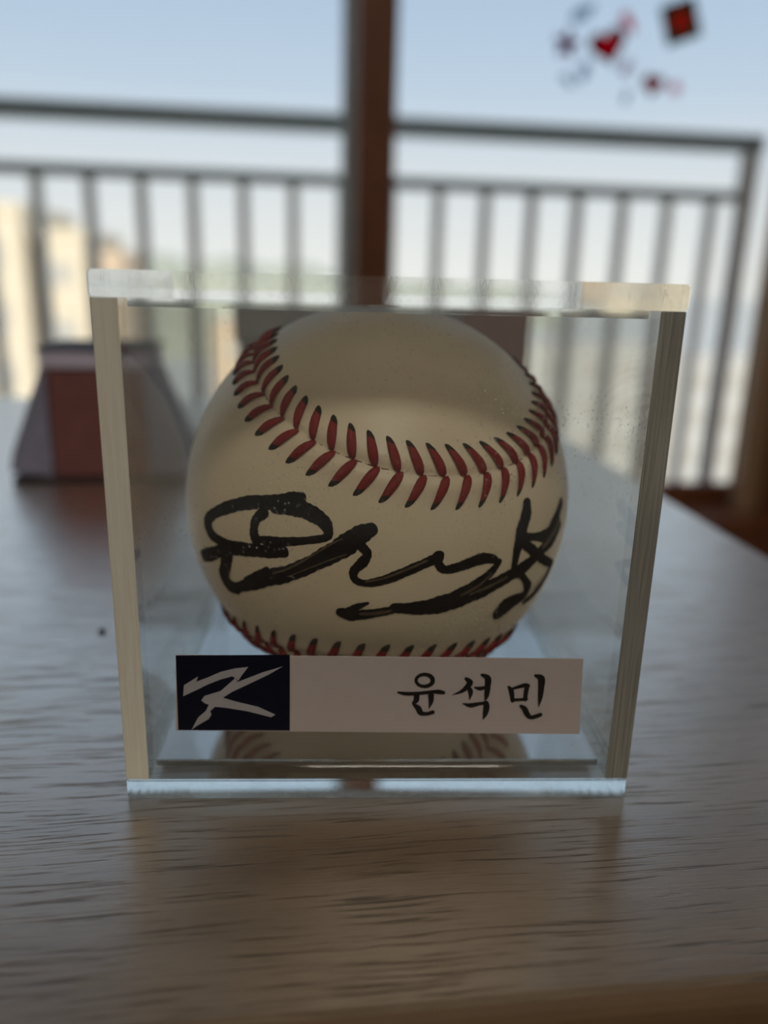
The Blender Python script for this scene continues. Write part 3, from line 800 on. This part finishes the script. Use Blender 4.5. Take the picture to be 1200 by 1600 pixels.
for i in range(108):
    for s in (1, -1):
        k = (i * 20 + (0 if s > 0 else 3)) % NS
        n = seam[k]; t = (seam[(k + 3) % NS] - seam[k - 3]); t = (t - n * t.dot(n)).normalized(); b = n.cross(t)
        o = bpy.data.objects.new('stitch', arm[s])
        COL.objects.link(o); o.parent = ball
        M3 = Matrix((t, b, n)).transposed()
        o.matrix_local = Matrix.Translation(CEN + n * RB) @ M3.to_4x4()

# marker signature lying on the leather
def dirv(az, el):
    az, el = math.radians(az), math.radians(el)
    return Vector((math.cos(el) * math.sin(az), -math.cos(el) * math.cos(az), math.sin(el)))
def ink(name, strokes, base, mat):
    bm = bmesh.new()
    for k, st in enumerate(strokes):
        raw_ = [tuple(dirv(a, e)) + (w,) for a, e, w in st]
        P = catmull(raw_, 9)
        r = (36.9 + base + 0.006 * k) * MM
        L, C, Rr = [], [], []
        dv = [Vector(p[:3]).normalized() for p in P]
        for i, n in enumerate(dv):
            t = dv[min(i + 1, len(dv) - 1)] - dv[max(i - 1, 0)]
            s = n.cross(t).normalized()
            w = max(P[i][3], 0.1) * (1 + 0.05 * math.sin(i * 1.7 + k) + 0.04 * math.sin(i * 0.6 + 2 * k)) / 36.9 / 2
            L.append(bm.verts.new(CEN + (n + s * w).normalized() * r))
            C.append(bm.verts.new(CEN + n * r))
            Rr.append(bm.verts.new(CEN + (n - s * w).normalized() * r))
        for i in range(len(dv) - 1):
            bm.faces.new((L[i], L[i + 1], C[i + 1], C[i])); bm.faces.new((C[i], C[i + 1], Rr[i + 1], Rr[i]))
        for i, sg in ((0, -1), (len(dv) - 1, 1)):
            t = (dv[min(i + 1, len(dv) - 1)] - dv[max(i - 1, 0)]).normalized()
            s = dv[i].cross(t).normalized(); w = P[i][3] / 36.9 / 2
            fan = [bm.verts.new(CEN + (dv[i] + s * w * math.cos(a) + t * sg * w * 0.8 * math.sin(a)).normalized() * r) for a in [math.pi * q / 6 for q in range(1, 6)]]
            ring = [L[i]] + fan + [Rr[i]]
            for q in range(len(ring) - 1):
                bm.faces.new((C[i], ring[q], ring[q + 1]))
    bmesh.ops.recalc_face_normals(bm, faces=bm.faces)
    # normals outward
    for f in bm.faces:
        if f.normal.dot(f.calc_center_median() - CEN) < 0: f.normal_flip()
    return from_bm(name, bm, mat, ball, True)
o = ink('signature', SIGNATURE, 0.05, MAT['ink']); o['label'] = 'bold black marker signature across the ball'
o = ink('signature_streaks', STREAKS, 0.30, MAT['ink_thin']); o['label'] = 'dry greyish streaks in the marker strokes'

# ---------------------------------------------------------------- things behind the case
# dark box close behind
bx = tag(empty('storage_box', (0.023, 0.20, Z0)), 'dark grey upright box with brown right end, standing behind the display case', 'box')
box('body', (-0.055, 0.055, 0.0, 0.045, 0, 0.0562), MAT['charcoal'], bx, 0.0015)
box('lid', (-0.0562, 0.0562, -0.001, 0.046, 0.0565, 0.0725), MAT['charcoal'], bx, 0.0015)
box('end_sleeve', (0.030, 0.0575, -0.0022, 0.0472, 0.0, 0.0738), MAT['dark_brown'], bx, 0.001)['label'] = 'dark brown sleeve over the right end'

# trapezoid maroon box with sloping slate sides
hb = tag(empty('tent_shaped_box', (-0.0875, 0.213, Z0)), 'small maroon box with sloping slate sides and lavender top band at left', 'box')
box('body', (-0.0185, 0.0185, 0.0, 0.036, 0.0, 0.0445), MAT['maroon'], hb, 0.0008)
for s in (-1, 1):
    pts = [(s * 0.0187, 0.002), (s * 0.0350, 0.004), (s * 0.0335, 0.0115), (s * 0.0205, 0.0445), (s * 0.0187, 0.0445)]
    if s < 0: pts = pts[::-1]
    prism('side_flap', pts, -0.001, 0.036, MAT['slate'], hb)
box('top_band', (-0.0205, 0.0205, -0.0015, 0.0375, 0.0448, 0.0515), MAT['lavender'], hb, 0.0008)
box('top_edge', (-0.0212, 0.0212, -0.002, 0.038, 0.0516, 0.0528), MAT['near_black'], hb)
box('base_edge', (-0.034, 0.034, -0.0016, 0.037, 0.0, 0.0019), MAT['near_black'], hb)

# crumb on the table left of the case
bm = bmesh.new()
bmesh.ops.create_icosphere(bm, subdivisions=2, radius=0.0009)
for v in bm.verts:
    v.co *= 1 + 0.25 * math.sin(v.co.x * 4100) * math.cos(v.co.y * 3700 + 1)
    v.co.z *= 0.45
zm = min(v.co.z for v in bm.verts)
for v in bm.verts: v.co.z -= zm
o = from_bm('crumb', bm, MAT['near_black'], None, True)
o.location = (-0.0580, 0.0680, Z0)
tag(o, 'tiny dark crumb lying on the table left of the case', 'crumb')

# ---------------------------------------------------------------- gel stickers on the right window pane
def heart(s):
    return [(s * 16 * math.sin(a) ** 3 / 16, s * (13 * math.cos(a) - 5 * math.cos(2 * a) - 2 * math.cos(3 * a) - math.cos(4 * a)) / 16) for a in [2 * math.pi * i / 32 for i in range(32)]]
def disc(s, k=1.0, n=24):
    return [(s * math.cos(2 * math.pi * i / n), k * s * math.sin(2 * math.pi * i / n)) for i in range(n)]
def flower(s, p=5, n=50):
    return [(s * (0.72 + 0.28 * math.cos(p * a)) * math.cos(a), s * (0.72 + 0.28 * math.cos(p * a)) * math.sin(a)) for a in [2 * math.pi * i / n for i in range(n)]]
def leaf(s, k=0.45, n=24):
    return [(s * math.cos(2 * math.pi * i / n), k * s * math.sin(2 * math.pi * i / n) * (1 - 0.3 * math.cos(2 * math.pi * i / n))) for i in range(n)]
def sq(s): return [(-s, -s), (s, -s), (s, s), (-s, s)]
GY = 1.26 - 0.0025
PAL = {'crimson': sticker_mat('gel_crimson', (214, 24, 70)), 'rust': sticker_mat('gel_rust', (205, 92, 78)), 'olive': sticker_mat('gel_olive', (96, 110, 84)),
       'pink': sticker_mat('gel_pink', (235, 150, 165)), 'mauve': sticker_mat('gel_mauve', (190, 150, 180)), 'mist': sticker_mat('gel_mist', (205, 215, 225)), 'plum': sticker_mat('gel_plum', (120, 40, 70))}
def sticker(name, label, x, z, rot, layers, cat='sticker'):
    e = tag(empty(name, (x, GY, Z0 + z)), label, cat, 'gel stickers on the window pane')
    c, s = math.cos(rot), math.sin(rot)
    for k, (pn, pts, m) in enumerate(layers):
        rotp = lambda L: [(px * c - pz * s, px * s + pz * c) for px, pz in L]
        if k + 1 < len(layers):                                      # a rim leaves its centre open
            a, b = rotp(pts), rotp(layers[k + 1][1])
            n = len(a)
            bm = bmesh.new()
            V = [[bm.verts.new((p[0], yy, p[1])) for p in L] for L in (a, b) for yy in (-0.0012, -0.0001)]
            for i in range(n):
                j = (i + 1) % n
                for q0, q1 in ((0, 2), (3, 1), (1, 0), (2, 3)):
                    bm.faces.new((V[q0][i], V[q0][j], V[q1][j], V[q1][i]))
            bmesh.ops.recalc_face_normals(bm, faces=bm.faces)
            from_bm(pn, bm, PAL[m], e)
            continue
        prism(pn, [(px * c - pz * s, px * s + pz * c) for px, pz in pts], -0.0012, -0.0001, PAL[m], e)
K = 1.0
sticker('heart_sticker', 'largest crimson heart gel sticker with plum rim on the window', 0.497, 0.437, 0.35, [('rim', heart(0.030), 'plum'), ('centre', heart(0.021), 'crimson')])
sticker('heart_sticker', 'small crimson heart gel sticker, lowest red one on the window', 0.577, 0.386, -0.1, [('rim', heart(0.019), 'plum'), ('centre', heart(0.012), 'crimson')])
sticker('square_sticker', 'rust red tilted square gel sticker with olive rim at top', 0.612, 0.477, 0.35, [('rim', sq(0.029), 'olive'), ('centre', sq(0.0145), 'rust')])
sticker('leaf_sticker', 'pink petal gel sticker between the large heart and the square', 0.526, 0.470, -0.9, [('petal', leaf(0.018), 'pink')])
sticker('flower_sticker', 'mauve round flower gel sticker left of the large heart', 0.429, 0.435, 0.2, [('petals', flower(0.022), 'mauve'), ('centre', disc(0.009, 1.0, 50), 'plum')])
sticker('leaf_sticker', 'pale leaf gel sticker at the top above the mauve flower', 0.452, 0.480, 0.6, [('leaf', leaf(0.022), 'mist')])
sticker('leaf_sticker', 'pale leaf gel sticker lowest below the mauve flower', 0.436, 0.384, -0.7, [('leaf', leaf(0.014), 'mist')])
sticker('leaf_sticker', 'pale leaf gel sticker just under the large heart', 0.462, 0.400, 1.2, [('leaf', leaf(0.018), 'mist')])
sticker('leaf_sticker', 'faint pink leaf gel sticker left of the small heart', 0.531, 0.408, 1.0, [('leaf', leaf(0.014), 'mauve')])
sticker('leaf_sticker', 'pale leaf gel sticker below left of the small heart', 0.535, 0.366, 1.3, [('leaf', leaf(0.012), 'mist')])
sticker('flower_sticker', 'faint pink flower gel sticker right of the small heart', 0.615, 0.382, 0.0, [('petals', flower(0.012), 'pink')])
